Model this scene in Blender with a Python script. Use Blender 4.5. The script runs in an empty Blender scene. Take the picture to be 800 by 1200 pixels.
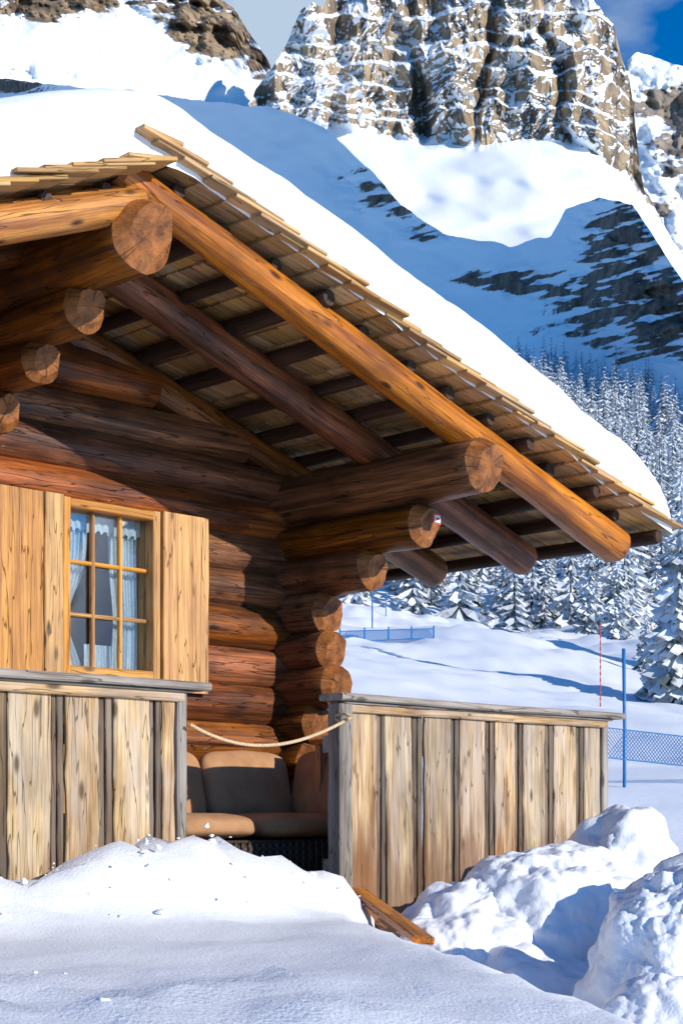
import bpy, math, random, bmesh
import numpy as np
from mathutils import Vector, noise as mn
random.seed(7); rng=np.random.default_rng(5)
sc=bpy.context.scene
F=1875.0; HY=950.0; s=math.sqrt(.5)
P0=Vector((-.373,10.0,0)); U=Vector((s,s,0)); V=Vector((s,-s,0)); ZU=Vector((0,0,1))
def P(a,t,z): return P0+U*a+V*t+ZU*z
def Aof(px,t):
    k=(px-400)/F; bx=P0.x+t*s; by=P0.y-t*s
    a=(k*by-bx)/(s*(1-k)); return a,by+s*a
def Zof(py,Y): return (HY-py)/F*Y
# ------------------------------------------------------------ noise
T=rng.random((256,256))
def vn(x,y,sd=0):
    x=np.asarray(x,float)+sd*17.3; y=np.asarray(y,float)+sd*31.7
    xi=np.floor(x).astype(int); yi=np.floor(y).astype(int); fx=x-xi; fy=y-yi
    fx=fx*fx*fx*(fx*(fx*6-15)+10); fy=fy*fy*fy*(fy*(fy*6-15)+10)
    a=T[xi&255,yi&255]; b=T[(xi+1)&255,yi&255]; c=T[xi&255,(yi+1)&255]; d=T[(xi+1)&255,(yi+1)&255]
    return (a*(1-fx)+b*fx)*(1-fy)+(c*(1-fx)+d*fx)*fy-.5
def fbm(x,y,o=5,sd=0,g=.5):
    r=0;am=1
    for i in range(o):
        r=r+am*vn(x*.8-y*.6,x*.6+y*.8,sd+i); x=x*2.03;y=y*2.03;am*=g
    return r
def ridged(x,y,o=5,sd=0,g=.5):
    r=0;am=1
    for i in range(o):
        c,sn=math.cos(i*1.1+.4),math.sin(i*1.1+.4)
        r=r+am*(1-2.6*np.abs(vn(x*c-y*sn,x*sn+y*c,sd+i))); x=x*1.97;y=y*1.97;am*=g
    return r
def sm(x,a,b):
    t=np.clip((x-a)/(b-a),0,1); return t*t*(3-2*t)
# ------------------------------------------------------------ node helper
class NT:
    def __init__(s,name):
        s.m=bpy.data.materials.new(name); s.m.use_nodes=True; s.t=s.m.node_tree; s.n=s.t.nodes; s.l=s.t.links
        s.b=s.n['Principled BSDF']
    def add(s,ty,**k):
        n=s.n.new(ty)
        for a,b in k.items(): setattr(n,a,b)
        return n
    def link(s,a,b): s.l.new(a,b)
    def noise(s,vec,scale,detail=5,rough=.55,dist=0):
        n=s.add('ShaderNodeTexNoise'); n.inputs['Scale'].default_value=scale; n.inputs['Detail'].default_value=detail
        n.inputs['Roughness'].default_value=rough; n.inputs['Distortion'].default_value=dist
        if vec is not None: s.link(vec,n.inputs['Vector'])
        return n.outputs['Fac']
    def mapr(s,v,a,b,c=0,d=1,smooth=False):
        n=s.add('ShaderNodeMapRange'); 
        if smooth: n.interpolation_type='SMOOTHSTEP'
        for i,x in zip((1,2,3,4),(a,b,c,d)): n.inputs[i].default_value=x
        s.link(v,n.inputs[0]); return n.outputs[0]
    def math(s,op,a,b=None,clamp=False):
        n=s.add('ShaderNodeMath',operation=op); n.use_clamp=clamp
        for i,x in enumerate((a,b)):
            if x is None: continue
            if isinstance(x,(int,float)): n.inputs[i].default_value=x
            else: s.link(x,n.inputs[i])
        return n.outputs[0]
    def mix(s,f,a,b,blend='MIX'):
        n=s.add('ShaderNodeMix',data_type='RGBA',blend_type=blend)
        for sk,x in ((n.inputs[0],f),(n.inputs[6],a),(n.inputs[7],b)):
            if isinstance(x,(int,float)): sk.default_value=x
            elif isinstance(x,tuple): sk.default_value=(*x,1) if len(x)==3 else x
            else: s.link(x,sk)
        return n.outputs[2]
    def bump(s,h,strength,dist):
        n=s.add('ShaderNodeBump'); n.inputs['Strength'].default_value=strength; n.inputs['Distance'].default_value=dist
        s.link(h,n.inputs['Height']); s.link(n.outputs[0],s.b.inputs['Normal'])
    def mapping(s,vec,sx,sy,sz):
        n=s.add('ShaderNodeMapping'); n.inputs['Scale'].default_value=(sx,sy,sz); s.link(vec,n.inputs[0]); return n.outputs[0]
def wood(name,light,dark,gray=(.3,.27,.24),gamt=0.,rough=.6,knots=.8,stain=.5,lvl=(.35,.68),topgray=0.,var=(.72,1.22),damp=None,fineamt=.35):
    t=NT(name); at=t.add('ShaderNodeAttribute',attribute_name='wc').outputs['Vector']
    g=t.noise(t.mapping(at,1.1,26,26),1,5,.62,.4)
    c=t.mix(t.mapr(g,lvl[0],lvl[1]),dark,light)
    fine=t.noise(t.mapping(at,5,130,130),1,2,.5)
    c=t.mix(t.mapr(fine,.42,.72,0,fineamt),c,tuple(x*.35 for x in dark))
    bl=t.noise(t.mapping(at,2.2,3.5,3.5),1,3,.6)
    c=t.mix(t.mapr(bl,.46,.70,0,stain),c,tuple(x*.5 for x in dark))
    if gamt>0:
        gn=t.noise(t.mapping(at,1.3,8,8),1.3,4,.6)
        c=t.mix(t.mapr(gn,.4,.62,0,gamt),c,gray)
    vo=t.add('ShaderNodeTexVoronoi',feature='F1'); vo.inputs['Scale'].default_value=1
    t.link(t.mapping(at,3.2,9,9),vo.inputs['Vector'])
    k=t.mapr(vo.outputs['Distance'],.06,.2,knots,0,True)
    c=t.mix(k,c,tuple(x*.28 for x in dark))
    ck=t.noise(t.mapping(at,.9,14,14),1.7,2,.4)
    ckm=t.mapr(t.math('ABSOLUTE',t.math('SUBTRACT',ck,.5)),.0,.011,.85,0)
    c=t.mix(ckm,c,tuple(x*.2 for x in dark))
    geo=t.add('ShaderNodeNewGeometry')
    if damp:
        sp=t.add('ShaderNodeSeparateXYZ'); t.link(geo.outputs['Position'],sp.inputs[0])
        dn=t.noise(t.mapping(at,1.0,16,16),1,4,.6)
        zz=t.math('ADD',sp.outputs[2],t.math('MULTIPLY',t.math('SUBTRACT',dn,.5),1.8))
        c=t.mix(t.mapr(zz,-.42,-.02,.8,0,True),c,damp)
    if topgray>0:
        sx=t.add('ShaderNodeSeparateXYZ'); t.link(geo.outputs['Normal'],sx.inputs[0])
        c=t.mix(t.math('MULTIPLY',t.mapr(sx.outputs[2],.45,.95,0,topgray),t.mapr(bl,.35,.6)),c,gray)
    hs=t.add('ShaderNodeHueSaturation'); r=geo.outputs['Random Per Island']
    t.link(t.mapr(r,0,1,var[0],var[1]),hs.inputs['Value']); t.link(c,hs.inputs['Color'])
    r2=t.math('FRACT',t.math('MULTIPLY',r,7.31)); t.link(t.mapr(r2,0,1,.494,.508),hs.inputs['Hue'])
    r3=t.math('FRACT',t.math('MULTIPLY',r,23.7)); t.link(t.mapr(r3,0,1,.85,1.08),hs.inputs['Saturation'])
    t.link(hs.outputs[0],t.b.inputs['Base Color'])
    t.b.inputs['Roughness'].default_value=rough
    h=t.math('ADD',t.math('MULTIPLY',g,.6),t.math('SUBTRACT',t.math('MULTIPLY',fine,.4),t.math('ADD',t.math('MULTIPLY',k,.3),t.math('MULTIPLY',ckm,.8))))
    t.bump(h,.75,.010)
    return t.m
def endgrain(name,light,dark):
    t=NT(name); at=t.add('ShaderNodeAttribute',attribute_name='wc').outputs['Vector']
    sp=t.add('ShaderNodeSeparateXYZ'); t.link(at,sp.inputs[0])
    nz=t.noise(t.mapping(at,0.01,14,14),1,3)
    rr=t.math('SQRT',t.math('ADD',t.math('POWER',t.math('ABSOLUTE',sp.outputs[1]),2),t.math('POWER',t.math('ABSOLUTE',sp.outputs[2]),2)))
    rr=t.math('ADD',rr,t.math('MULTIPLY',nz,.06))
    w=t.math('SINE',t.math('MULTIPLY',rr,760.)); c=t.mix(t.mapr(w,-4,4),dark,light)
    bl=t.noise(t.mapping(at,.6,13,13),1,5,.65); c=t.mix(t.mapr(bl,.36,.66,0,.95),c,tuple(x*.4 for x in dark))
    ang=t.math('ARCTAN2',sp.outputs[1],sp.outputs[2]); cv=t.add('ShaderNodeCombineXYZ'); t.link(ang,cv.inputs[0]); t.link(sp.outputs[0],cv.inputs[1])
    cr=t.noise(cv.outputs[0],1.6,1); ckm=t.mapr(t.math('ABSOLUTE',t.math('SUBTRACT',cr,.5)),0,.012,.8,0)
    c=t.mix(ckm,c,(.02,.008,.004))
    t.link(c,t.b.inputs['Base Color']); t.b.inputs['Roughness'].default_value=.6
    t.bump(t.math('SUBTRACT',t.math('MULTIPLY',bl,3),t.math('MULTIPLY',ckm,2)),.5,.010); return t.m
def plain(name,col,rough=.6,nscale=20,var=.25):
    t=NT(name); g=t.add('ShaderNodeNewGeometry').outputs['Position']
    c=t.mix(t.mapr(t.noise(g,nscale,3),.3,.7),tuple(x*(1-var) for x in col),tuple(min(1,x*(1+var)) for x in col))
    t.link(c,t.b.inputs['Base Color']); t.b.inputs['Roughness'].default_value=rough; return t.m
def snowmat(name,lump=6,fine=70,ds=.02,st=.5,col=(.86,.89,.93),fw=.35):
    t=NT(name); g=t.add('ShaderNodeNewGeometry').outputs['Position']
    a=t.noise(g,lump,4,.6); b=t.noise(g,fine,2,.6)
    t.b.inputs['Base Color'].default_value=(*col,1)
    t.b.inputs['Roughness'].default_value=.55; t.b.inputs['Specular IOR Level'].default_value=.3
    t.bump(t.math('ADD',a,t.math('MULTIPLY',b,fw)),st,ds); return t.m
def rocksnow(name,scale,rl=(.36,.27,.17),rd=(.12,.095,.075),snow=(.84,.88,.93),nb=.9):
    t=NT(name); g=t.add('ShaderNodeNewGeometry').outputs['Position']
    at=t.add('ShaderNodeAttribute',attribute_name='snow').outputs['Fac']
    n1=t.noise(t.mapping(g,scale,scale,scale*1.8),1,7,.66,.6); n2=t.noise(t.mapping(g,scale*1.3,scale*1.3,scale*.45),1.3,5,.62,.5)
    n3=t.noise(t.mapping(g,scale*.4,scale*.4,scale*2.5),1,4,.6,.4)
    r=t.mix(t.mapr(n2,.38,.60),rd,rl); r=t.mix(t.mapr(n3,.46,.60,0,.6),r,tuple(x*.55 for x in rd))
    f=t.math('ADD',at,t.math('MULTIPLY',t.math('SUBTRACT',n1,.5),nb)); f=t.mapr(f,.45,.55)
    t.link(t.mix(f,r,snow),t.b.inputs['Base Color']); t.b.inputs['Roughness'].default_value=.75
    t.b.inputs['Specular IOR Level'].default_value=.2
    h=t.math('MULTIPLY',t.math('ADD',n1,n2),t.mapr(f,0,1,1,.10)); t.bump(h,.8,1.2/scale*.12); return t.m
# ------------------------------------------------------------ mesh builder
def mkobj(name,me,parent=None):
    o=bpy.data.objects.new(name,me); sc.collection.objects.link(o)
    if parent: o.parent=parent
    return o
def empty(name):
    o=bpy.data.objects.new(name,None); sc.collection.objects.link(o); o.empty_display_size=.3; return o
class MB:
    def __init__(s): s.v=[];s.f=[];s.w=[];s.m=[];s.s=[]
    def add(s,v,f,w,m,smooth):
        b=len(s.v); s.v+= [tuple(x) for x in v]; s.w+=w
        for i,ff in enumerate(f):
            s.f.append(tuple(b+j for j in ff)); s.m.append(m[i] if isinstance(m,list) else m); s.s.append(smooth[i] if isinstance(smooth,list) else smooth)
    def build(s,name,mats,parent=None):
        me=bpy.data.meshes.new(name); me.from_pydata(s.v,[],s.f)
        for x in mats: me.materials.append(x)
        me.polygons.foreach_set('material_index',s.m); me.polygons.foreach_set('use_smooth',s.s)
        at=me.attributes.new('wc','FLOAT_VECTOR','POINT'); at.data.foreach_set('vector',np.array(s.w,dtype=np.float32).ravel())
        me.update(); return mkobj(name,me,parent)
    def plank(s,p0,p1,wd,w,h,mat=0,bev=.005,n=5,jit=.002,warp=0.):
        p0=Vector(p0);p1=Vector(p1); ax=(p1-p0); L=ax.length; ax/=L; wd=Vector(wd); wd=(wd-ax*wd.dot(ax)).normalized(); hd=ax.cross(wd)
        bev=min(bev,w*.3,h*.3); a,b=w/2,h/2
        pr=[(-a+bev,-b),(a-bev,-b),(a,-b+bev),(a,b-bev),(a-bev,b),(-a+bev,b),(-a,b-bev),(-a,-b+bev)]
        ro=[random.uniform(0,50) for _ in range(3)]; v=[];wc=[];f=[]
        for i in range(n+1):
            x=L*i/n; j1=random.uniform(-jit,jit); j2=random.uniform(-jit,jit); q=warp*math.sin(x*3+ro[0])
            for k,(y,z) in enumerate(pr):
                yy=y*(1+ (j1/a if y>0 else j2/a)); v.append(p0+ax*x+wd*yy+hd*(z+q)); wc.append((x+ro[0],yy+ro[1],z+ro[2]))
        for i in range(n):
            for k in range(8): f.append((i*8+k,i*8+(k+1)%8,(i+1)*8+(k+1)%8,(i+1)*8+k))
        f.append(tuple(range(7,-1,-1))); f.append(tuple(n*8+k for k in range(8)))
        s.add(v,f,wc,mat,False)
    def log(s,p0,p1,r0,r1,mat=0,cap=1,seg=None,n=20,bend=.012,lump=.05,ch=.018,slant=0.,hew=False):
        p0=Vector(p0);p1=Vector(p1); ax=p1-p0; L=ax.length; ax/=L
        side=ax.cross(ZU) if abs(ax.z)<.9 else Vector((1,0,0)); side.normalize(); up=side.cross(ax)
        seg=seg or max(4,int(L/.12)); ro=random.uniform(0,90); v=[];wc=[];f=[];m=[];sf=[]
        xs=[0,ch]+[ch+(L-2*ch)*i/seg for i in range(1,seg)]+[L-ch,L]; rs=[.86]+[1]*(len(xs)-2)+[.86]
        if hew: rs[0]=.62; rs[-1]=.62
        bx,by=random.uniform(-bend,bend),random.uniform(-bend,bend); ph=random.uniform(0,1)
        for x,rr in zip(xs,rs):
            u=x/L; r=(r0+(r1-r0)*u); ox=bx*math.sin(u*math.pi); oy=by*math.sin(u*math.pi*1.0)
            for k in range(n):
                th=2*math.pi*k/n; c,sn=math.cos(th),math.sin(th)
                rq=rr
                if hew and rr<1:
                    tt=(th+ph)%(math.pi/3)-math.pi/6; rq=rr*1.08/ max(.86,math.cos(tt))*.93
                q=r*rq*(1+lump*mn.noise(Vector((c*1.3+ro,sn*1.3,x*1.7)))+lump*.5*mn.noise(Vector((c*3,sn*3+ro,x*4))))
                dx=slant*sn*r*( -1 if rr<1 and u<.5 else (1 if rr<1 else 0))
                v.append(p0+ax*(x+dx)+side*(c*q+ox)+up*(sn*q+oy)); wc.append((x+ro,c*q,sn*q))
        R=len(xs)
        for i in range(R-1):
            for k in range(n):
                f.append((i*n+k,i*n+(k+1)%n,(i+1)*n+(k+1)%n,(i+1)*n+k)); m.append(cap if i in(0,R-2) else mat); sf.append(i not in(0,R-2))
        c0=len(v); v.append(p0); wc.append((ro,0,0)); v.append(p1); wc.append((L+ro,0,0))
        for k in range(n):
            f.append((c0,(k+1)%n,k)); f.append((c0+1,(R-1)*n+k,(R-1)*n+(k+1)%n)); m+=[cap,cap]; sf+=[False,False]
        s.add(v,f,wc,m,sf)
    def tube(s,pts,r,mat=0,n=8):
        v=[];wc=[];f=[];x=0
        for i,p in enumerate(pts):
            p=Vector(p); d=(Vector(pts[min(i+1,len(pts)-1)])-Vector(pts[max(i-1,0)])).normalized()
            sd=d.cross(ZU) if abs(d.z)<.95 else Vector((1,0,0)); sd.normalize(); up=sd.cross(d)
            for k in range(n):
                th=2*math.pi*k/n; v.append(p+sd*math.cos(th)*r+up*math.sin(th)*r); wc.append((i*.05,math.cos(th)*r,math.sin(th)*r))
        for i in range(len(pts)-1):
            for k in range(n): f.append((i*n+k,i*n+(k+1)%n,(i+1)*n+(k+1)%n,(i+1)*n+k))
        f.append(tuple(range(n))); f.append(tuple((len(pts)-1)*n+k for k in range(n)))
        s.add(v,f,wc,mat,True)
    def cushion(s,c,ax,ay,az,hx,hy,hz,mat=0,e=.38,n=22):
        v=[];wc=[];f=[]; sg=lambda q,e:math.copysign(abs(q)**e,q)
        for i in range(n+1):
            ph=-math.pi/2+math.pi*i/n
            for k in range(2*n):
                th=2*math.pi*k/(2*n); x=hx*sg(math.cos(ph),e)*sg(math.cos(th),e); y=hy*sg(math.cos(ph),e)*sg(math.sin(th),e); z=hz*sg(math.sin(ph),.6)
                q=1+.05*mn.noise(Vector((x*7+c[0]*9,y*7,z*7)))
                z*= .75+.25*(1-max(abs(x)/hx,abs(y)/hy)**2)
                v.append(Vector(c)+(ax*x+ay*y+az*z)*q); wc.append((x,y,z))
        for i in range(n):
            for k in range(2*n): f.append((i*2*n+k,i*2*n+(k+1)%(2*n),(i+1)*2*n+(k+1)%(2*n),(i+1)*2*n+k))
        s.add(v,f,wc,mat,True)
def rawmesh(name,v,q,mat,smooth,nper):
    me=bpy.data.meshes.new(name); me.vertices.add(len(v)); me.vertices.foreach_set('co',v.reshape(-1).astype(np.float32))
    k=len(q); me.loops.add(nper*k); me.loops.foreach_set('vertex_index',q.ravel().astype(np.int32)); me.polygons.add(k)
    me.polygons.foreach_set('loop_start',(np.arange(k)*nper).astype(np.int32)); me.polygons.foreach_set('loop_total',np.full(k,nper,np.int32))
    me.polygons.foreach_set('use_smooth',np.full(k,smooth)); me.materials.append(mat); me.update(calc_edges=True); return me
def gridmesh(name,co,mat,attrs=None,smooth=True,flip=False):
    m,n=co.shape[:2]
    i=np.arange(m*n).reshape(m,n); q=np.stack([i[:-1,:-1],i[:-1,1:],i[1:,1:],i[1:,:-1]],-1).reshape(-1,4)
    if flip: q=q[:,::-1]
    me=rawmesh(name,co.reshape(-1,3),q,mat,smooth,4)
    for an,d in (attrs or {}).items():
        at=me.attributes.new(an,'FLOAT','POINT'); at.data.foreach_set('value',d.ravel().astype(np.float32))
    return me
# ------------------------------------------------------------ materials
M_log=wood('log_wood',(.58,.165,.018),(.09,.021,.0035),gray=(.18,.10,.05),gamt=.12,rough=.40,stain=.9,topgray=.3,knots=.8,var=(.62,1.12),lvl=(.38,.70))
M_purl=wood('purlin_wood',(.46,.135,.016),(.07,.018,.0035),gray=(.16,.09,.05),gamt=.15,rough=.42,stain=.9,topgray=.3,knots=.8,var=(.75,1.08),lvl=(.38,.70))
M_end=endgrain('log_end_grain',(.52,.19,.04),(.26,.08,.013))
M_raft=wood('rafter_wood',(.74,.28,.035),(.24,.066,.009),gamt=.05,rough=.38,stain=.65,knots=1.)
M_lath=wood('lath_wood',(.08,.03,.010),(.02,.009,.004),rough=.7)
M_shin=wood('shingle_wood',(.82,.49,.18),(.46,.24,.075),gray=(.44,.32,.19),gamt=.3,rough=.7,knots=.3,stain=.35,var=(.55,1.15))
M_fen=wood('fence_board_wood',(.82,.58,.30),(.32,.18,.07),gray=(.50,.43,.36),gamt=.55,rough=.65,knots=.95,stain=.75,damp=(.20,.08,.022),fineamt=.6)
M_bat=wood('fence_batten_wood',(.28,.18,.095),(.085,.05,.026),gray=(.19,.165,.14),gamt=.5,rough=.7,stain=.7,damp=(.10,.045,.02))
M_gray=wood('weathered_wood',(.34,.29,.24),(.13,.105,.085),gray=(.38,.35,.32),gamt=.5,rough=.75,stain=.6)
M_shut=wood('shutter_wood',(.86,.43,.08),(.46,.18,.025),gamt=.03,rough=.5,stain=.4,knots=1.)
M_gapblk=plain('shingle_gap_blocker',(.10,.06,.035),.8)
M_snow=snowmat('snow',5,95,.028,.38,fw=.3)
M_rsnow=snowmat('roof_snow',2.2,40,.03,.3)
# ------------------------------------------------------------ ground
def G(X,Y):
    X=np.asarray(X,float);Y=np.asarray(Y,float)
    dx=X-P0.x; dy=Y-P0.y; a=(dx+dy)*s; t=(dx-dy)*s
    edge=.22+(6.7-Y)*.17+.06*vn(Y*2.1,Y*0+3)
    k=sm(X-edge,-.12,.30)*sm(Y,1.5,3.2)
    z=-.48-.33*k
    near=np.exp(-((Y-6)/9.)**2)*np.exp(-(X/9.)**2)
    z=z+near*(.04*fbm(X*.9,Y*.9,4)+.012*fbm(X*5,Y*5,3,2))
    rough=sm(-X-.6*(Y-4),-.9,.2)*sm(5.-Y,-.2,.6)
    z=z+near*rough*.10*np.abs(fbm(X*6,Y*6,4,9))
    h=.14+.18*sm(a,-3.2,-2.2)-.19*sm(a,-2.05,-1.3)
    bank=np.exp(-((t-1.70)/.36)**2)*h*sm(-a,.75,1.2)
    bank=bank*(1+.45*fbm(X*3.2,Y*3.2,5,4)+.7*np.abs(fbm(X*8,Y*8,5,14)))
    z=z+bank
    inside=sm(-t,-1.42,-1.28)*sm(a,-7,-6.6)*sm(-a,-1.62,-1.45)*sm(t,-6,-5.5)
    z=z*(1-inside)+(-.66)*inside
    yr=np.maximum(0,Y-13); far=.145*np.minimum(yr,600)*sm(Y,12,22)+.2*np.clip(Y-150,0,450)
    lat=-.12*np.clip(X,-120,160)*sm(Y,14,40)
    und=fbm(X/14.,Y/14.,5,6)*np.clip((Y-12)*.025,0,3.5)+fbm(X/3.,Y/3.,3,8)*np.clip((Y-12)*.014,0,.3)
    return z+far+lat+und
def gz(x,y): return float(G(np.array([x]),np.array([y]))[0])
def hit(px,py):
    Y=np.exp(np.linspace(math.log(3.),math.log(600.),4000)); X=(px-400)/F*Y; Z=(HY-py)/F*Y
    i=np.argmax(G(X,Y)>=Z); return float(X[i]),float(Y[i]),float(Z[i])
N=440; k=.0162; A=6.
q=A*np.sinh(k*np.arange(-N,N+1)); gx,gy=np.meshgrid(q+.3,q+7.); co=np.stack([gx,gy,G(gx,gy)],-1)
mkobj('snow_ground',gridmesh('snow_ground',co,M_snow))
# ------------------------------------------------------------ log cabin
cab=empty('log_cabin')
RA=-2.3
def Rz(a): return 3.06-.30*(a-RA)
def Lz(a): return 2.98-.40*(RA-a)
def rr_(a): return 2.86-.326*(a-RA)
def rl_(a): return 2.80-.40*(RA-a)
LW=-4.6; EL=-6.2; BK=-5.0
w=MB(); wa=Aof(75,.163)[0]; wb=Aof(188,.163)[0]; wz0,wz1=.73,1.70
zs=[-.51,-.28,-.05,.18,.41,.64,.87,1.105,1.335,1.56,1.775,1.99,2.215,2.44,2.66]
for z in zs:
    r=.128*random.uniform(.96,1.06)
    for tt in (0,BK):
        lo,hi=LW-.22,.2
        if z>2.0: hi=RA+(2.86-z)/.326-.02; lo=RA-(2.80-z)/.40+.02
        if hi-lo<.5: continue
        if tt==0 and wz0+.05<z<wz1:
            w.log(P(lo,tt,z),P(wa-.02,tt,z),r,r*1.02); w.log(P(wb+.02,tt,z),P(hi,tt,z),r*1.02,r)
        else: w.log(P(lo,tt,z),P(hi,tt,z),r,r*.98,lump=.08,bend=.02)
w.build('gable_wall_logs',[M_log,M_end],cab)
w=MB()
side=[(-.40,.3,.13),(-.16,.3,.13),(.07,.3,.13),(.30,.32,.13),(.53,.36,.125),(.752,.53,.132),(.975,.48,.125),(1.203,.45,.13),(1.425,.83,.122),(1.64,1.24,.125),(1.91,1.69,.15)]
for aa in (0,LW):
    for z,te,r in side:
        w.log(P(aa,te,z),P(aa,BK-.3,z),r,r,n=36,ch=.05 if te<1 else .06,lump=.12,slant=.2,bend=.015,hew=True)
w.log(P(RA,1.62,2.62),P(RA,BK-.4,2.62),.172,.165,n=36,ch=.075,slant=.3,lump=.08,hew=True)
for z,te,r in((2.385,1.16,.118),(2.20,.80,.108),(2.02,.46,.105)):
    w.log(P(RA,te,z),P(RA,-.3,z),r,r,n=36,ch=.06,slant=.25,lump=.1,hew=True)
w.build('corner_and_purlin_logs',[M_purl,M_end],cab)
w=MB()
for t,c in((1.5,1),(.77,0),(0,0),(-.9,0),(-1.8,0),(-2.7,0),(-3.6,0),(-4.5,0),(-5.2,0)):
    m=0 if c else 2
    w.log(P(RA-.12,t,rr_(RA-.12)),P(1.46,t,rr_(1.46)),.084 if c else .095,.108,mat=m,cap=1,n=28,ch=.03,bend=.02,lump=.09)
    w.log(P(RA+.03,t,rl_(RA+.03)-.02),P(EL+.3,t,rl_(EL+.3)),.085,.105,mat=m,cap=1,n=20,ch=.03)
w.build('rafters',[M_raft,M_end,M_purl],cab)
w=MB()
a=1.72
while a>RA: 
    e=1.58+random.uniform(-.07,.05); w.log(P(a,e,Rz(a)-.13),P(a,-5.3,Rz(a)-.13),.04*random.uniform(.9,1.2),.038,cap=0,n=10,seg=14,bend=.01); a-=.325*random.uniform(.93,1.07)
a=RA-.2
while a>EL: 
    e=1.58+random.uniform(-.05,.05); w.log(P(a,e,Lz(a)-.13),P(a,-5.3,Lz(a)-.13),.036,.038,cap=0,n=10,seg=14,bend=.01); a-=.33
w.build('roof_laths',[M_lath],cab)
w=MB()
def shingles(fz,a0,a1,sgn):
    al=a0
    while (al>a1 if sgn>0 else al<a1):
        au=al-sgn*.43; t=1.72+random.uniform(-.025,.025)
        if (sgn>0 and au<a1-.13): au=a1-.13
        if (sgn<0 and au>a1): au=a1
        if abs(au-al)>.1:
            while t>-5.4:
                wd=random.uniform(.08,.19); j=random.uniform(-.022,.022)
                w.plank(P(au,t-wd/2,fz(au)-.078+random.uniform(0,.008)),P(al+j,t-wd/2,fz(al+j)-.028+random.uniform(-.008,.010)),V,wd-.004,.018,0,bev=.003,n=1,jit=.001)
                t-=wd
        al-=sgn*.15
shingles(Rz,1.84,RA,1); shingles(Lz,EL-.05,RA+.05,-1)
w.build('roof_shingles',[M_shin],cab)
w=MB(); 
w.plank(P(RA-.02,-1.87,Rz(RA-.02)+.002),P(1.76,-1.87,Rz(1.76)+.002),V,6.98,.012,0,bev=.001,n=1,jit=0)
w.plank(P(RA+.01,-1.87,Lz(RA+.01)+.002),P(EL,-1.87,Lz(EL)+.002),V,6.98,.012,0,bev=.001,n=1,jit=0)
w.build('shingle_gap_blocker',[M_gapblk],cab)  # dark sheets added so lit snow doesn't show through the shingle gaps
na,nt=330,260; BE=1.67
aa=np.linspace(EL-.02,1.82,na); ts=np.concatenate([np.linspace(-5.38,0,90,endpoint=False),np.linspace(0,BE,nt-90)])
Ag,Tg=np.meshgrid(aa,ts); kk=.07
rz=-kk*np.log(np.exp(-(3.06-.30*(Ag-RA))/kk)+np.exp(-(3.02-.40*(RA-Ag))/kk))+.03
d1=np.minimum(1.82-Ag,Ag-(EL-.02)); d2=np.minimum(BE-Tg,Tg+5.38)
def fe(d,wd): return np.sqrt(np.clip(1-(1-np.clip(d/wd,0,1))**2,0,1))
f=fe(d1,.42)*fe(d2,.30)
th=.30+.11*sm(Ag,-2.2,-.8)+.05*fbm(Ag*1.1,Tg*1.1,3,3)
z=rz+th*f+.02*fbm(Ag*5,Tg*5,3,5)*f-.11*(1-f)**2
lip=.035*np.sin(np.pi*np.clip(f,0,1)); 
wob=.045*fbm(Ag*2.5,Tg*0,4,12)
To=Tg+(lip+wob)*(d2<.32)*np.sign(Tg)*(1-np.clip(d2/.32,0,1)); Ao=Ag+lip*(d1<.42)*np.sign(Ag+2)
co=np.stack([P0.x+s*(Ao+To),P0.y+s*(Ao-To),z],-1)
mkobj('roof_snow',gridmesh('roof_snow',co,M_rsnow,flip=True),cab)
# window
t=NT('window_glass')
tr=t.add('ShaderNodeBsdfTransparent'); tr.inputs[0].default_value=(.85,.9,.92,1); gl=t.add('ShaderNodeBsdfGlossy'); gl.inputs['Roughness'].default_value=.03
mx=t.add('ShaderNodeMixShader'); fr=t.add('ShaderNodeFresnel'); fr.inputs[0].default_value=1.5; t.link(t.math('ADD',fr.outputs[0],.05),mx.inputs[0]); t.link(tr.outputs[0],mx.inputs[1]); t.link(gl.outputs[0],mx.inputs[2])
t.link(mx.outputs[0],t.n['Material Output'].inputs[0]); M_glass=t.m
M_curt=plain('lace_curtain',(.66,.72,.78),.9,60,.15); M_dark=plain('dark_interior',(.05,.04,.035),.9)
w=MB()
def fr_h(z,a0,a1,wd,t0,dp,mat=0): w.plank(P(a0,t0,z),P(a1,t0,z),ZU,wd,dp,mat,bev=.006,n=3,jit=.001)
def fr_v(a,z0,z1,wd,t0,dp,mat=0): w.plank(P(a,t0,z0),P(a,t0,z1),U,wd,dp,mat,bev=.006,n=3,jit=.001)
fr_v(wa+.022,wz0,wz1,.05,.085,.16); fr_v(wb-.022,wz0,wz1,.05,.085,.16)
fr_h(wz1-.025,wa+.048,wb-.048,.05,.084,.155); fr_h(wz0+.03,wa+.048,wb-.048,.06,.084,.155)
iw=(wb-wa-.096); ih=(wz1-wz0-.11)
for i in(1,2): fr_v(wa+.048+iw*i/3,wz0+.061,wz1-.051,.022,.095,.034)
for i in(1,2): fr_h(wz0+.06+ih*i/3,wa+.048,wb-.048,.022,.0945,.028)
w.build('window_frame',[M_shut],cab)
w=MB(); w.plank(P(wa+.045,.08,(wz0+wz1)/2),P(wb-.045,.08,(wz0+wz1)/2),ZU,ih+.02,.004,0,bev=.001,n=1,jit=0); w.build('window_glass_pane',[M_glass],cab)
w=MB()
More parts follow.
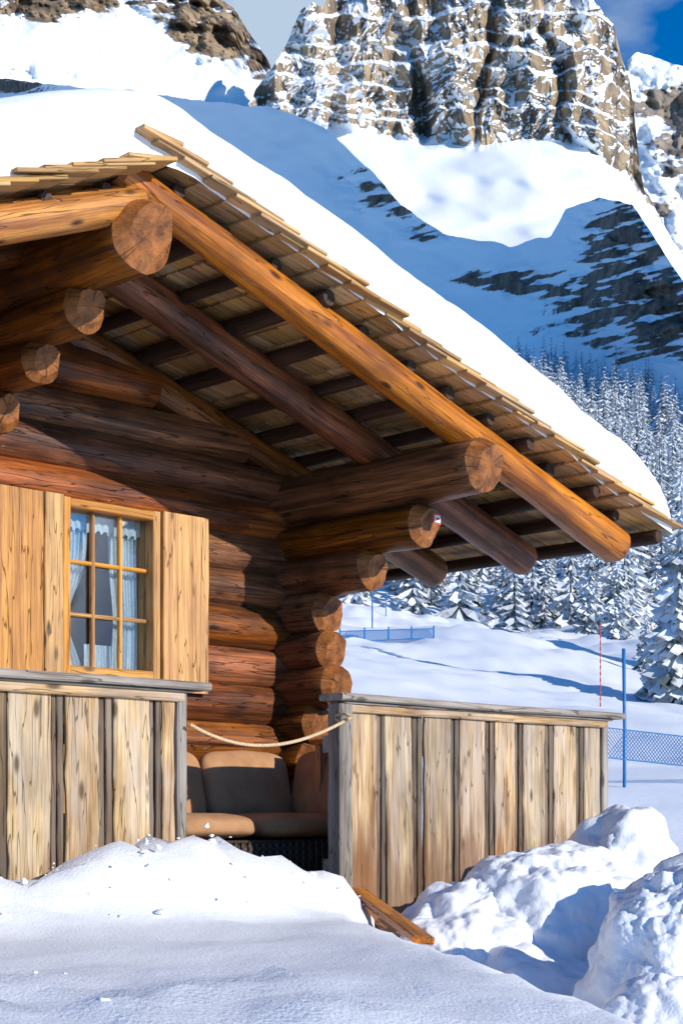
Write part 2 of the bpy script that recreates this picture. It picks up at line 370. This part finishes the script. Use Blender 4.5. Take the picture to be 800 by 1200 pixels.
def curtain(a0,a1,z0,z1,tt,amp,fq,pull=0.,left=True):
    n,m=90,30; v=[];f=[];wc=[]
    for j in range(m+1):
        for i in range(n+1):
            u=i/n; y=j/m; sh=1-pull*math.exp(-((y-.35)/.25)**2)
            x=a0+(a1-a0)*u*sh if left else a1-(a1-a0)*(1-u)*sh
            v.append(P(x,tt+amp*math.sin(u*fq)+amp*.5*math.sin(u*fq*2.3+y*2),z0+(z1-z0)*y+(.012*math.sin(u*fq) if j==0 else 0))); wc.append((u,y,0))
    for j in range(m):
        for i in range(n): f.append((j*(n+1)+i,j*(n+1)+i+1,(j+1)*(n+1)+i+1,(j+1)*(n+1)+i))
    w.add(v,f,wc,0,True)
curtain(wa+.03,wa+.27,wz0,wz1-.03,.0,.014,44,.55,True); curtain(wb-.25,wb-.03,wz0,wz1-.03,.0,.014,44,.15,False)
curtain(wa+.03,wb-.03,wz1-.14,wz1-.03,.034,.008,80); curtain(wa+.24,wb-.2,wz0,wz0+.2,.01,.01,60)
w.build('window_curtains',[M_curt],cab)
w=MB(); w.plank(P(wa-.1,-.35,1.2),P(wb+.2,-.35,1.2),ZU,1.3,.02,0); w.build('dark_room_backing',[M_dark],cab)  # flat dark sheet, its colour standing in for the unlit room behind
w=MB(); ts_=.165
def shutter(px0,px1,py0,py1):
    a0,Y0=Aof(px0,ts_); a1,Y1=Aof(px1,ts_); return a0,a1,Zof(py0,(Y0+Y1)/2),Zof(py1,(Y0+Y1)/2)
for (x0,x1,y0,y1) in((-52,-6,568,800),(-4,50,572,800),(51.5,73.5,578,800),(190,243,604,812)):
    a0,a1,zt,zb=shutter(x0,x1,y0,y1)
    w.plank(P((a0+a1)/2,ts_,zb),P((a0+a1)/2,ts_,zt),U,(a1-a0),.035,0,bev=.006,n=8,jit=.003)
w.build('window_shutters',[M_shut],cab)
w=MB(); w.plank(P(wa-.1,.16,.70),P(wb+.06,.16,.70),V,.14,.04); w.build('window_sill',[M_shut],cab)
mr=plain('red_paint',(.5,.07,.04),.6); mw=plain('white_paint',(.7,.68,.64),.6)
w=MB(); TM=1.295
w.plank(P(-.038,TM,1.655),P(.028,TM,1.655),ZU,.062,.006,0,bev=.001,n=1,jit=0)
w.plank(P(-.028,TM+.005,1.655),P(.018,TM+.005,1.655),ZU,.042,.005,1,bev=.001,n=1,jit=0)
w.plank(P(-.018,TM+.009,1.655),P(.008,TM+.009,1.655),ZU,.012,.004,0,bev=.001,n=1,jit=0)
w.build('trail_marker',[mr,mw],cab)
# ------------------------------------------------------------ terrace floor
w=MB(); t=1.36
while t>.1: w.plank(P(-6.4,t-.07,-.52),P(1.5,t-.07,-.52),V,.13,.03,0); t-=.138
w.build('terrace_deck',[M_gray])
# ------------------------------------------------------------ fences
FT=1.4; ZT=.60
def fence(name,a0,a1,postL,postR):
    e=empty(name); w=MB(); b=MB(); g=MB()
    a=a0+(.10 if postL else 0); lim=a1-(.06 if postR else 0)
    while a<lim-.05:
        wd=random.uniform(.17,.225); wd=min(wd,lim-a)
        w.plank(P(a+wd/2,FT+random.uniform(0,.008),-.62),P(a+wd/2+random.uniform(-.006,.006),FT+random.uniform(-.004,.006),ZT-.045),U,wd,.024,0,bev=.005,n=12,jit=.005,warp=.003)
        a+=wd+.004
        sw=random.uniform(.026,.038)
        if a+sw*2<lim:
            b.plank(P(a+sw+.003,FT-.034,-.62),P(a+sw+.003,FT-.034,ZT-.045),U,sw*2+.05,.020,0,bev=.003,n=4,jit=.001)
            for q in range(2):
                b.plank(P(a+sw/2,FT-.010+.006*q,-.62),P(a+sw/2+random.uniform(-.003,.003),FT-.010+.006*q,ZT-.045),U,sw,.022,0,bev=.004,n=12,jit=.003,warp=.001); a+=sw+.006
    for z in(-.3,.35): g.plank(P(a0,FT-.075,z),P(a1,FT-.075,z),ZU,.09,.045,0)
    if postL: g.plank(P(a0+.045,FT-.01,-.7),P(a0+.045,FT-.01,ZT-.04),U,.095,.10,0,bev=.008,n=8,jit=.003)
    if postR: g.plank(P(a1-.027,FT-.005,-.7),P(a1-.027,FT-.005,ZT-.04),U,.055,.07,0,bev=.008,n=8,jit=.003)
    w.build('boards',[M_fen],e); b.build('battens',[M_bat],e)
    w=MB(); w.plank(P(a0+.02,FT+.024,ZT-.058),P(a1-.02,FT+.024,ZT-.058),ZU,.05,.02,0,n=12); w.build('trim_board',[M_fen],e)
    g.plank(P(a0-.03,FT-.005,ZT-.008),P(a1+.11,FT-.005,ZT-.008),V,.17,.038,0,bev=.008,n=14,jit=.003,warp=.002)
    g.plank(P(a0+.02,FT-.005,ZT-.033),P(a1+.02,FT-.005,ZT-.033),V,.11,.012,0)
    g.build('posts_and_cap_rail',[M_gray],e)
aR0,_=Aof(393,FT); aR1,_=Aof(708,FT); aL1,_=Aof(215,FT)
fence('wooden_fence',-6.3,aL1,False,True); fence('wooden_fence',aR0,aR1,True,True)
w=MB(); pts=[]
for i in range(31):
    u=i/30; a=aL1-.02+(aR0-aL1+.06)*u; z=.41+(.485-.41)*u-.42*u*(1-u)*(1+.3*(1-u)); pts.append(P(a,FT+.07,z))
w.tube(pts,.009); w.tube([P(aR0+.0,FT+.05+.05*math.cos(x),.485+.02*math.sin(x)) for x in np.linspace(0,6.28,14)],.009)
w.build('rope_barrier',[plain('rope_fiber',(.55,.40,.24),.9,150,.4)])
# ------------------------------------------------------------ sofa
so=empty('wicker_sofa')
t=NT('cushion_fabric'); g=t.add('ShaderNodeNewGeometry').outputs['Position']; c=t.mix(t.mapr(t.noise(g,9,4),.3,.7),(.36,.18,.08),(.48,.26,.13)); t.link(c,t.b.inputs['Base Color']); t.b.inputs['Roughness'].default_value=.9
t.bump(t.math('ADD',t.noise(g,400,2),t.math('MULTIPLY',t.noise(g,14,3),3)),.4,.006); M_cush=t.m
w=MB()
for i in range(4):
    ac=-2.75+.67*i
    az=(V*.93+ZU*.3).normalized(); ay=(ZU*.93-V*.3).normalized()
    w.cushion(P(ac+.15,.33,.14),U,ay,az,.325,.215,.085)
    w.cushion(P(ac+.15,.58,-.085),U,V,ZU,.33,.31,.075)
az=(-U*.95+ZU*.25).normalized(); ay=(ZU*.95+U*.25).normalized()
w.cushion(P(-.21,.62,.15),V,ay,az,.27,.21,.08)
w.cushion(P(-.24,.58,-.085),U,V,ZU,.28,.31,.075)
w.build('cushions',[M_cush],so)
t=NT('wicker'); at=t.add('ShaderNodeNewGeometry').outputs['Position']; wv=t.add('ShaderNodeTexChecker'); wv.inputs['Scale'].default_value=55; t.link(at,wv.inputs[0])
t.link(t.mix(wv.outputs[1],(.025,.017,.012),(.085,.058,.04)),t.b.inputs['Base Color']); t.bump(wv.outputs[1],.8,.01); M_wick=t.m
w=MB(); w.plank(P(-3.0,.56,-.33),P(.03,.56,-.33),V,.62,.34,0,bev=.03); w.plank(P(-3.,.2,-.15),P(0.,.2,-.15),V,.08,.62,0,bev=.03); w.plank(P(.06,.2,-.12),P(.06,.95,-.12),U,.07,.6,0,bev=.03)
for i in range(60): w.plank(P(-3.0+.05*i,.876,-.48),P(-3.0+.05*i,.876,-.17),U,.018,.012,0,bev=.003,n=1,jit=0)
w.build('wicker_base',[M_wick],so)
w=MB(); w.plank(P(-.33,.75,.40),P(.12,.75,.40),V,.30,.03,0); 
for q in(-.28,.07):
    for tt in(.63,.87): w.plank(P(q,tt,-.5),P(q,tt,.385),U,.045,.045,0)
w.build('terrace_side_table',[M_raft])
w=MB(); w.plank(((418-400)/F*8.15,8.15,-.41),((496-400)/F*7.1,7.1,-.575),(.6,.8,0),.10,.035,0,bev=.006); w.plank(((424-400)/F*8.3,8.3,-.50),((470-400)/F*7.5,7.5,-.60),(.6,.8,0.1),.08,.03,0,bev=.006); w.build('loose_wooden_plank',[M_raft])
# ------------------------------------------------------------ snow piles
def pile(c,rx,ry,rz,seed,amp=.26,sub=7,rot=0.,ck=1.1):
    bm=bmesh.new(); bmesh.ops.create_icosphere(bm,subdivisions=sub,radius=1); cr,sr=math.cos(rot),math.sin(rot)
    so_=Vector((seed*3.1,seed*1.7,0))
    for v in list(bm.verts):
        p=v.co
        if p.z<-.35: 
            v.co=Vector((c[0]+(p.x*rx)*cr-(p.y*ry)*sr,c[1]+(p.x*rx)*sr+(p.y*ry)*cr,c[2]+p.z*rz)); continue
        n=p.normalized(); sc_=Vector((p.x*rx,p.y*ry,p.z*rz)); q=sc_+so_
        wq=q+Vector((mn.noise(q*5),mn.noise(q*5+Vector((9,0,0))),mn.noise(q*5+Vector((0,9,0)))))*.11
        d=mn.fractal(q*2.3,.9,2.,3)*.65
        vo=mn.voronoi(wq*4.2)[0]; ch=min(vo[1]-vo[0],.3); d+=ck*(ch-.2)*.4*(.3+.9*max(0,mn.noise(q*2.1+Vector((4,4,4)))+.35))
        msk=max(0,mn.noise(q*3.3+Vector((7,1,2)))+.35)
        vo=mn.voronoi(wq*12)[0]; d+=ck*(min(vo[1]-vo[0],.3)-.15)*.22*msk
        d+=mn.fractal(q*11,.75,2.1,6)*(.06+.12*msk)
        w_=sc_+n*amp*d*.6
        v.co=Vector((c[0]+w_.x*cr-w_.y*sr,c[1]+w_.x*sr+w_.y*cr,c[2]+w_.z))
    me=bpy.data.meshes.new('snow_pile'); bm.to_mesh(me); bm.free(); me.materials.append(M_snow)
    me.polygons.foreach_set('use_smooth',[True]*len(me.polygons)); mkobj('snow_pile',me)
def X_(px,Y): return (px-400)/F*Y
pile((X_(560,7.9),7.9,-.90),.66,.55,.54,11,rot=.4)
pile((X_(650,8.1),8.1,-.86),.66,.6,.70,2,rot=.5)
pile((X_(722,8.7),8.7,-.74),.44,.55,.76,3,sub=6)
pile((X_(600,7.4),7.4,-1.06),.72,.42,.44,4,sub=6)
pile((X_(800,6.5),6.5,-.88),.42,.5,.68,5)
pile((X_(785,5.8),5.8,-1.0),.30,.32,.42,7,sub=6)
pile((X_(900,7.2),7.2,-.8),.6,.6,.7,8,sub=5)
bm=bmesh.new()
for i in range(240):
    r0=random.random()
    if r0<.5:
        a=random.uniform(-3.9,-1.1); t=abs(random.gauss(0,.3))+1.6
        p=P(a,t,0); x,y=p.x,p.y; r=.004+.018*random.random()**3
    elif r0<.58:
        y=random.uniform(3.5,4.6); x=random.uniform(-1.1,-.5); r=.004+.010*random.random()**2
    else:
        y=random.uniform(4.3,8); x=.4+(6.7-y)*.17+random.uniform(-.1,.5); r=.006+.030*random.random()**2
    vs=bmesh.ops.create_icosphere(bm,subdivisions=2,radius=1)['verts']; z=gz(x,y); sx,sy,sz=[random.uniform(.6,1.5) for _ in range(3)]
    for v in vs:
        n=v.co.normalized(); k=r*(1+.9*mn.noise(n*1.9+Vector((i*3.3,0,0)))); v.co=Vector((x+n.x*k*sx,y+n.y*k*sy,z+r*.1+n.z*k*sz*.8))
me=bpy.data.meshes.new('snow_clods'); bm.to_mesh(me); bm.free(); me.materials.append(M_snow); me.polygons.foreach_set('use_smooth',[True]*len(me.polygons)); mkobj('snow_clods',me)
# ------------------------------------------------------------ slope furniture
M_blue=plain('blue_plastic',(.02,.16,.42),.5); M_red=plain('red_plastic',(.6,.1,.08),.5)
x,y,z=hit(731,923); w=MB(); w.tube([(x,y,z-.2),(x+.005,y,z+.8),(x-.01,y,Zof(760,y))],.025); w.build('slope_marker_pole',[M_blue])
w=MB(); x1,y1=x+3.5,y+1.
def net(w,pA,pB,hh,nx,ny,r):
    for i in range(nx+1):
        for dr in(-1,1):
            j=i+dr*ny*1.0
            q0=pA.lerp(pB,i/nx); j=max(0,min(nx,j)); q1=pA.lerp(pB,j/nx); f=abs(j-i)/ny
            if f>0: w.tube([q0,q1+ZU*hh*f],r,n=4)
    for h_ in(0,hh): w.tube([pA+ZU*h_,pB+ZU*h_],r*1.6,n=5)
zt=Zof(853,y); zb=Zof(888,y)
net(w,Vector((x-.28,y-.1,zb)),Vector((x1,y1,zb-.35)),zt-zb,80,7,.005); 
for i in(.45,.9):
    q_=Vector((x,y,zb)).lerp(Vector((x1,y1,zb-.35)),i); w.tube([q_-ZU*.6,q_+ZU*.5],.015)
w.build('safety_net_fence',[M_blue])
w=MB(); xa,ya,za=hit(398,752); xb,yb,zb=hit(508,748)
net(w,Vector((xa,ya,za)),Vector((xb,yb,zb)),.0065*ya,70,5,.00022*ya)
for i in range(5): q_=Vector((xa,ya,za)).lerp(Vector((xb,yb,zb)),i/4); w.tube([q_,q_+ZU*(.0085*ya)],.0005*ya)
w.build('safety_net_fence',[M_blue])
w=MB()
for px,py,h in((452,722,2.),(436,735,1.6)):
    x,y,z=hit(px,py); w.tube([(x,y,z-.2),(x,y,z+h)],.035)
w.build('slope_marker_pole',[M_blue])
w=MB()
x,y,z=hit(703,828)
for i in range(13): w.tube([(x,y,z+i*.0039*y),(x,y,z+i*.0039*y+.0022*y)],.00045*y)
w.tube([(x,y,z-.2),(x,y,z+.052*y)],.0002*y)
x,y,z=hit(762,752); w.tube([(x,y,z-.2),(x,y,z+1.3)],.05)
w.build('slope_marker_pole',[M_red])
# ------------------------------------------------------------ trees
t=NT('frosted_spruce'); geo=t.add('ShaderNodeNewGeometry'); sx=t.add('ShaderNodeSeparateXYZ'); t.link(geo.outputs['True Normal'],sx.inputs[0])
up=t.math('ABSOLUTE',sx.outputs[2]); n1=t.noise(geo.outputs['Position'],.9,3,.7); 
fac=t.math('MULTIPLY',t.mapr(t.math('ADD',up,t.math('MULTIPLY',t.math('SUBTRACT',n1,.5),1.6)),.30,.60),t.mapr(geo.outputs['Random Per Island'],0,.4,.55,1))
t.link(t.mix(fac,t.mix(geo.outputs['Random Per Island'],(.04,.06,.06),(.09,.12,.10)),(.76,.81,.87)),t.b.inputs['Base Color']); t.b.inputs['Roughness'].default_value=.8; M_tree=t.m
def spruce(levels,nb,seed):
    r=random.Random(seed); v=[];f=[]
    for k in range(6): v.append((.014*math.cos(k*1.047),.014*math.sin(k*1.047),0))
    v.append((0,0,1)); 
    for k in range(6): f.append((k,(k+1)%6,6))
    for l in range(levels):
        z=.07+.9*(l/levels)**.95; R=.21*(1-z)**.85*(r.uniform(.75,1.15))+.012; m=max(4,int(nb*(1-z*.6)))
        for b in range(m):
            if r.random()<.12: continue
            th=2*math.pi*(b+r.random()*.8)/m; RR=R*r.uniform(.6,1.15); c,sn=math.cos(th),math.sin(th); zz=z+r.uniform(-.012,.012)
            dr=RR*r.uniform(.25,.6); wd=RR*r.uniform(.16,.3)
            def q(rr,ww,dz): v.append((c*rr-sn*ww,sn*rr+c*ww,zz+dz)); return len(v)-1
            p0=q(0,0,.01); p1=q(RR*.5,0,-dr*.35); p2=q(RR,0,-dr); p1l=q(RR*.45,wd,-dr*.55-wd*.4); p1r=q(RR*.5,-wd,-dr*.5-wd*.5); p2l=q(RR*.8,wd*.7,-dr*1.1-wd*.3); p2r=q(RR*.82,-wd*.6,-dr*1.15-wd*.3)
            f+=[(p0,p1,p1l),(p0,p1r,p1),(p1,p2,p2l),(p1,p2l,p1l),(p1,p1r,p2r),(p1,p2r,p2)]
    return np.array(v),np.array(f)
var=[spruce(14,8,i) for i in range(4)]
VV=[];FF=[];off=0
for i in range(1850):
    Y=150*math.exp(random.random()**.8*1.35); px=random.uniform(380,1000)
    if i>1650: px=random.uniform(-1500,2600)
    X=X_(px,Y)
    if Y<200 and random.random()<.35: continue
    v,f=var[i%4]; h=random.uniform(6,14)*(1+.1*(Y>300)); th=random.random()*6.28; c,sn=math.cos(th),math.sin(th); wdt=h*random.uniform(.9,1.25)
    o=np.stack([(v[:,0]*c-v[:,1]*sn)*wdt+X,(v[:,0]*sn+v[:,1]*c)*wdt+Y,v[:,2]*h+gz(X,Y)-.3],-1); VV.append(o); FF.append(f+off); off+=len(v)
mkobj('distant_spruce_forest',rawmesh('distant_spruce_forest',np.concatenate(VV),np.concatenate(FF),M_tree,False,3))
bigm=[rawmesh('spruce_tree',*spruce(34,17,20+i),M_tree,False,3) for i in range(2)]
for i,(px,py,h) in enumerate(((797,822,9.),(757,788,3.2),(690,742,10),(722,748,7.5),(640,728,9),(548,716,9),(590,718,8),(500,708,9),(830,800,12))):
    x,y,z=hit(px,py); o=mkobj('spruce_tree',bigm[i%2]); o.location=(x,y,z-.2); o.scale=(h,h,h); o.rotation_euler=(0,0,i*1.3)
# ------------------------------------------------------------ mountains
def relief(name,px,outl,pybot,rows,depthf,snowf,mat,pw=1.0,jag=3.):
    ox,oy=zip(*outl); top=np.interp(px,ox,oy)+jag*fbm(px/18.,px*0,5,21)
    fr=np.linspace(0,1,rows)**pw; PX=np.tile(px,(rows,1)); PY=top[None,:]+(pybot-top[None,:])*fr[:,None]
    D=depthf(PX,PY,fr[:,None]+0*PX)
    co=np.stack([(PX-400)/F*D,D,(HY-PY)/F*D],-1)
    du=np.gradient(co,axis=1); dv=np.gradient(co,axis=0); n=np.cross(du,dv); n/=np.linalg.norm(n,axis=-1,keepdims=True)+1e-9
    nz=np.abs(n[...,2]); me=gridmesh(name,co,mat,{'snow':snowf(PX,PY,nz,n)},flip=True); return mkobj(name,me)
def blobs(PX,PY,L):
    r=0*PX
    for x,y,a,b,k in L: r=r+k*np.exp(-((PX-x)/a)**2-((PY-y)/b)**2)
    return r
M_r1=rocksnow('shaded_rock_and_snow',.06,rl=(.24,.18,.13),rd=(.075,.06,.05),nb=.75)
ol=[(-900,-250),(-400,-60),(-100,60),(0,92),(60,100),(130,104),(200,112),(330,128),(380,150),(430,195),(470,240),(520,275),(600,288),(645,276),(662,245),(700,232),(740,240),(770,285),(800,330),(900,400),(1300,560),(1700,640)]
B1=[(720,280,55,44,1.),(775,370,60,60,1.),(690,345,75,26,.8),(620,330,60,16,.65),(455,235,45,20,.75),(500,275,40,14,.7),(10,98,50,14,.85),(110,108,50,8,.5),(560,325,50,12,.6),(660,390,70,14,.55),(420,205,30,12,.6),(700,420,50,14,.4)]
def d1f(X,Y,f):
    D=470*np.exp((800-X)/800*1.7)*(1-.28*f)
    b=np.clip(blobs(X,Y,B1),0,1)
    return D*(1+.014*fbm(X/60.,Y/45.,3,31)+b*(.026*fbm(X/28.,Y/16.,3,33)))
def s1f(X,Y,nz,n):
    b=blobs(X,Y,B1); band=fbm((X+Y*.4)/34.,(Y+.25*X)/5.,4,36)
    return 1.0-.92*b*(1+.9*fbm(X/30.,Y/9.,5,35))+1.1*np.maximum(band,-.1)*np.clip(b*2,0,1)
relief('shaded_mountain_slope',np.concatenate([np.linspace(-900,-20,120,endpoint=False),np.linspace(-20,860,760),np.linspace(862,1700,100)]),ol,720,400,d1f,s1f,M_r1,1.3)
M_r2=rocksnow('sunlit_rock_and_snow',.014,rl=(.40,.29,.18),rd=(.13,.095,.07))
ol=[(-900,-700),(-300,-260),(0,-120),(120,-60),(190,-32),(215,-24),(245,-10),(275,10),(295,42),(318,78),(340,110),(380,150),(500,210)]
B2=[(60,4,95,20,1.05),(255,30,50,42,1.25),(215,-5,45,25,.9),(40,85,60,8,.5),(-100,-40,120,60,.9),(305,78,16,18,.8)]
def d2f(X,Y,f): 
    b=np.clip(blobs(X,Y,B2),0,1); return 2950+1.2*X-2.2*(Y-0)+60*fbm(X/70.,Y/50.,3,41)+b*95*fbm(X/16.,Y/14.,4,43)
def s2f(X,Y,nz,n): return 1.05-.95*blobs(X,Y,B2)*(1+1.1*fbm(X/18.,Y/8.,5,45))
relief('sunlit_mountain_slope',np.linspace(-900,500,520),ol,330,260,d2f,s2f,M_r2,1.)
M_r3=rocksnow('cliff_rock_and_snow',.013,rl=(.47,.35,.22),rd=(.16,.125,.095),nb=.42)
ol=[(250,170),(290,118),(318,84),(328,60),(340,40),(352,14),(366,4),(378,10),(390,-14),(410,-8),(424,-24),(440,-30),(456,-14),(470,2),(480,-20),(494,-48),(510,-40),(530,-70),(560,-80),(580,-102),(604,-76),(622,-80),(650,-56),(664,-44),(676,-10),(694,-2),(706,18),(718,30),(726,66),(737,92),(742,130),(748,190),(754,225),(800,300),(860,360)]
_cx=np.linspace(150,1000,1700); _cy=np.interp(_cx,[250,300,400,440,480,560,620,690,745,800,900],[140,146,150,156,166,172,162,172,222,300,360]); _k=np.exp(-np.linspace(-2.5,2.5,81)**2); _k/=_k.sum(); _cy=np.convolve(np.pad(_cy,40,mode='edge'),_k,mode='valid')
def cb(X): return np.interp(X,_cx,_cy)
steps=[8,30,46,72,98,118,150,182,212]; sizes=[9,20,8,22,24,16,26,18,20]
def d3f(X,Y,f):
    cbx=cb(X); h=cbx-Y; hm=h+26*fbm(X/100.,Y/160.,3,53)+10*fbm(X/24.,Y/30.,4,54)-.10*(X-500)
    st=0*X
    for i,(a_,b_) in enumerate(zip(steps,sizes)): st=st+b_*sm(hm,a_,a_+2.5+.14*b_)*(1+1.6*fbm(X/45.,X*0+i,2,90+i))
    w=sm(h,-10,14)
    wx=X+14*fbm(X/50.,Y/50.,3,91); wy=Y+22*fbm(X/40.,Y/60.,3,92)
    big=fbm(wx/120.,Y/600.,2,55); rg=ridged(wx/62.,wy/130.,5,56,.48); sc2=fbm(wx/18.,wy/22.,4,57)
    D=2700+np.maximum(hm,0)*.35+st*1.2*w+np.minimum(h,0)*2.6
    D=D-w*(big*190+rg*58+sc2*22)
    gully=np.exp(-((wx-482-(Y-40)*.15)/8.)**2)+.8*np.exp(-((wx-572+(Y-60)*.2)/6.)**2)+.5*np.exp(-((wx-398)/7.)**2)+.7*np.exp(-((wx-645-(Y-60)*.2)/7.)**2); D=D+w*gully*70
    D=D+(16+26*(1-w))*fbm(X/70.,Y/34.,2,59)+sm(X,690,750)*160*w
    return D
def s3f(X,Y,nz,n):
    h=cb(X)-Y+12*fbm(X/16.,X*0,4,71); r=.05+.80*sm(nz,.20,.60)+.16*fbm((X+Y*.3)/26.,Y/8.,4,72)+.22*sm(-X,-480,-380)
    return np.clip(r+(1-r)*sm(-h,-5,4),0,1.2)+.4*sm(-h,-2,4)
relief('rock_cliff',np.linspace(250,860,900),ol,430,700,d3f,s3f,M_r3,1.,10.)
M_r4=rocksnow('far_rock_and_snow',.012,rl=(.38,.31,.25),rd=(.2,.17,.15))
ol=[(560,140),(660,110),(720,84),(745,62),(775,70),(800,78),(860,60),(1000,90),(1300,260),(1600,420)]
B4=[(765,120,40,22,.8),(790,180,40,25,.7),(770,240,40,25,.6),(850,150,80,60,.8)]
def d4f(X,Y,f): return 3700-2.0*(Y)+90*fbm(X/40.,Y/40.,4,61)+50*fbm(X/12.,Y/14.,3,62)+.4*X
def s4f(X,Y,nz,n): return 1.-.85*blobs(X,Y,B4)*(1+1.2*fbm(X/22.,Y/9.,5,65))
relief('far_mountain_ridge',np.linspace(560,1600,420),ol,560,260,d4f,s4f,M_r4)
gx,gy=np.meshgrid(np.linspace(250,1500,150),np.linspace(-230,2100,260))
hh=(500+1.02*np.clip(gy,0,1500))*np.exp(-((gx-740)/(190+.03*gy))**2)*sm(gy,-190,60)*sm(-gy,-2000,-1750)*(1+.12*fbm(gx/160,gy/160,5,81))-20
me=gridmesh('unseen_shade_mountain',np.stack([gx,gy,hh],-1),M_r1,{'snow':.75+.4*fbm(gx/60,gy/60,4,82)}); mkobj('unseen_shade_mountain',me)  # out-of-view ridge added to cast shade on the blue slope and forest
# ------------------------------------------------------------ light
EL_=math.radians(20.5)
S=Vector((.82,-.57,0)).normalized()*math.cos(EL_)+ZU*math.sin(EL_)
ld=bpy.data.lights.new('sun','SUN'); ld.energy=5.0; ld.angle=math.radians(.5); ld.color=(1,.92,.80)
lo=bpy.data.objects.new('sun',ld); sc.collection.objects.link(lo); lo.rotation_euler=S.to_track_quat('Z','Y').to_euler(); lo.location=(20,-20,20)
wd=bpy.data.worlds.new('World'); sc.world=wd; wd.use_nodes=True; nt_=wd.node_tree; bg=nt_.nodes['Background']
sk=nt_.nodes.new('ShaderNodeTexSky'); sk.sky_type='NISHITA'; sk.sun_disc=False; sk.sun_elevation=EL_; sk.sun_rotation=math.atan2(S.x,S.y)
sk.altitude=2200; sk.air_density=1.; sk.dust_density=.05; sk.ozone_density=1.5
hs=nt_.nodes.new('ShaderNodeHueSaturation'); hs.inputs['Saturation'].default_value=1.5; hs.inputs['Hue'].default_value=.485; hs.inputs['Value'].default_value=1.
nt_.links.new(sk.outputs[0],hs.inputs['Color'])
tn=nt_.nodes.new('ShaderNodeMix'); tn.data_type='RGBA'; tn.blend_type='MULTIPLY'; tn.inputs[0].default_value=1.; nt_.links.new(hs.outputs[0],tn.inputs[6]); tn.inputs[7].default_value=(.38,.98,1.5,1)
tc=nt_.nodes.new('ShaderNodeTexCoord'); mp=nt_.nodes.new('ShaderNodeMapping'); mp.inputs['Scale'].default_value=(1,1,2.2); nt_.links.new(tc.outputs['Generated'],mp.inputs[0])
no=nt_.nodes.new('ShaderNodeTexNoise'); no.inputs['Scale'].default_value=5; no.inputs['Detail'].default_value=6; nt_.links.new(mp.outputs[0],no.inputs[0])
mr_=nt_.nodes.new('ShaderNodeMapRange'); mr_.inputs[1].default_value=.44; mr_.inputs[2].default_value=.62; mr_.inputs[4].default_value=.85; nt_.links.new(no.outputs[0],mr_.inputs[0])
dp=nt_.nodes.new('ShaderNodeVectorMath'); dp.operation='DOT_PRODUCT'; nt_.links.new(tc.outputs['Generated'],dp.inputs[0]); dp.inputs[1].default_value=Vector((0,.88,.47)).normalized()
mr2=nt_.nodes.new('ShaderNodeMapRange'); mr2.inputs[1].default_value=.92; mr2.inputs[2].default_value=.98; nt_.links.new(dp.outputs['Value'],mr2.inputs[0])
mu=nt_.nodes.new('ShaderNodeMath'); mu.operation='MULTIPLY'; nt_.links.new(mr_.outputs[0],mu.inputs[0]); nt_.links.new(mr2.outputs[0],mu.inputs[1])
mxn=nt_.nodes.new('ShaderNodeMix'); mxn.data_type='RGBA'; nt_.links.new(mu.outputs[0],mxn.inputs[0]); nt_.links.new(tn.outputs[2],mxn.inputs[6]); mxn.inputs[7].default_value=(4.8,5.8,6.8,1)
nt_.links.new(mxn.outputs[2],bg.inputs[0]); bg.inputs[1].default_value=.12
sc.view_settings.view_transform='Standard'; sc.view_settings.look='None'; sc.view_settings.exposure=0
# ------------------------------------------------------------ camera
cd=bpy.data.cameras.new('camera'); cd.sensor_fit='VERTICAL'; cd.sensor_height=36; cd.lens=F/1200*36; cd.shift_y=(HY-600)/1200; cd.clip_start=.1; cd.clip_end=20000
cam=bpy.data.objects.new('camera',cd); sc.collection.objects.link(cam); cam.location=(0,0,0); cam.rotation_euler=(math.pi/2,0,0); sc.camera=cam
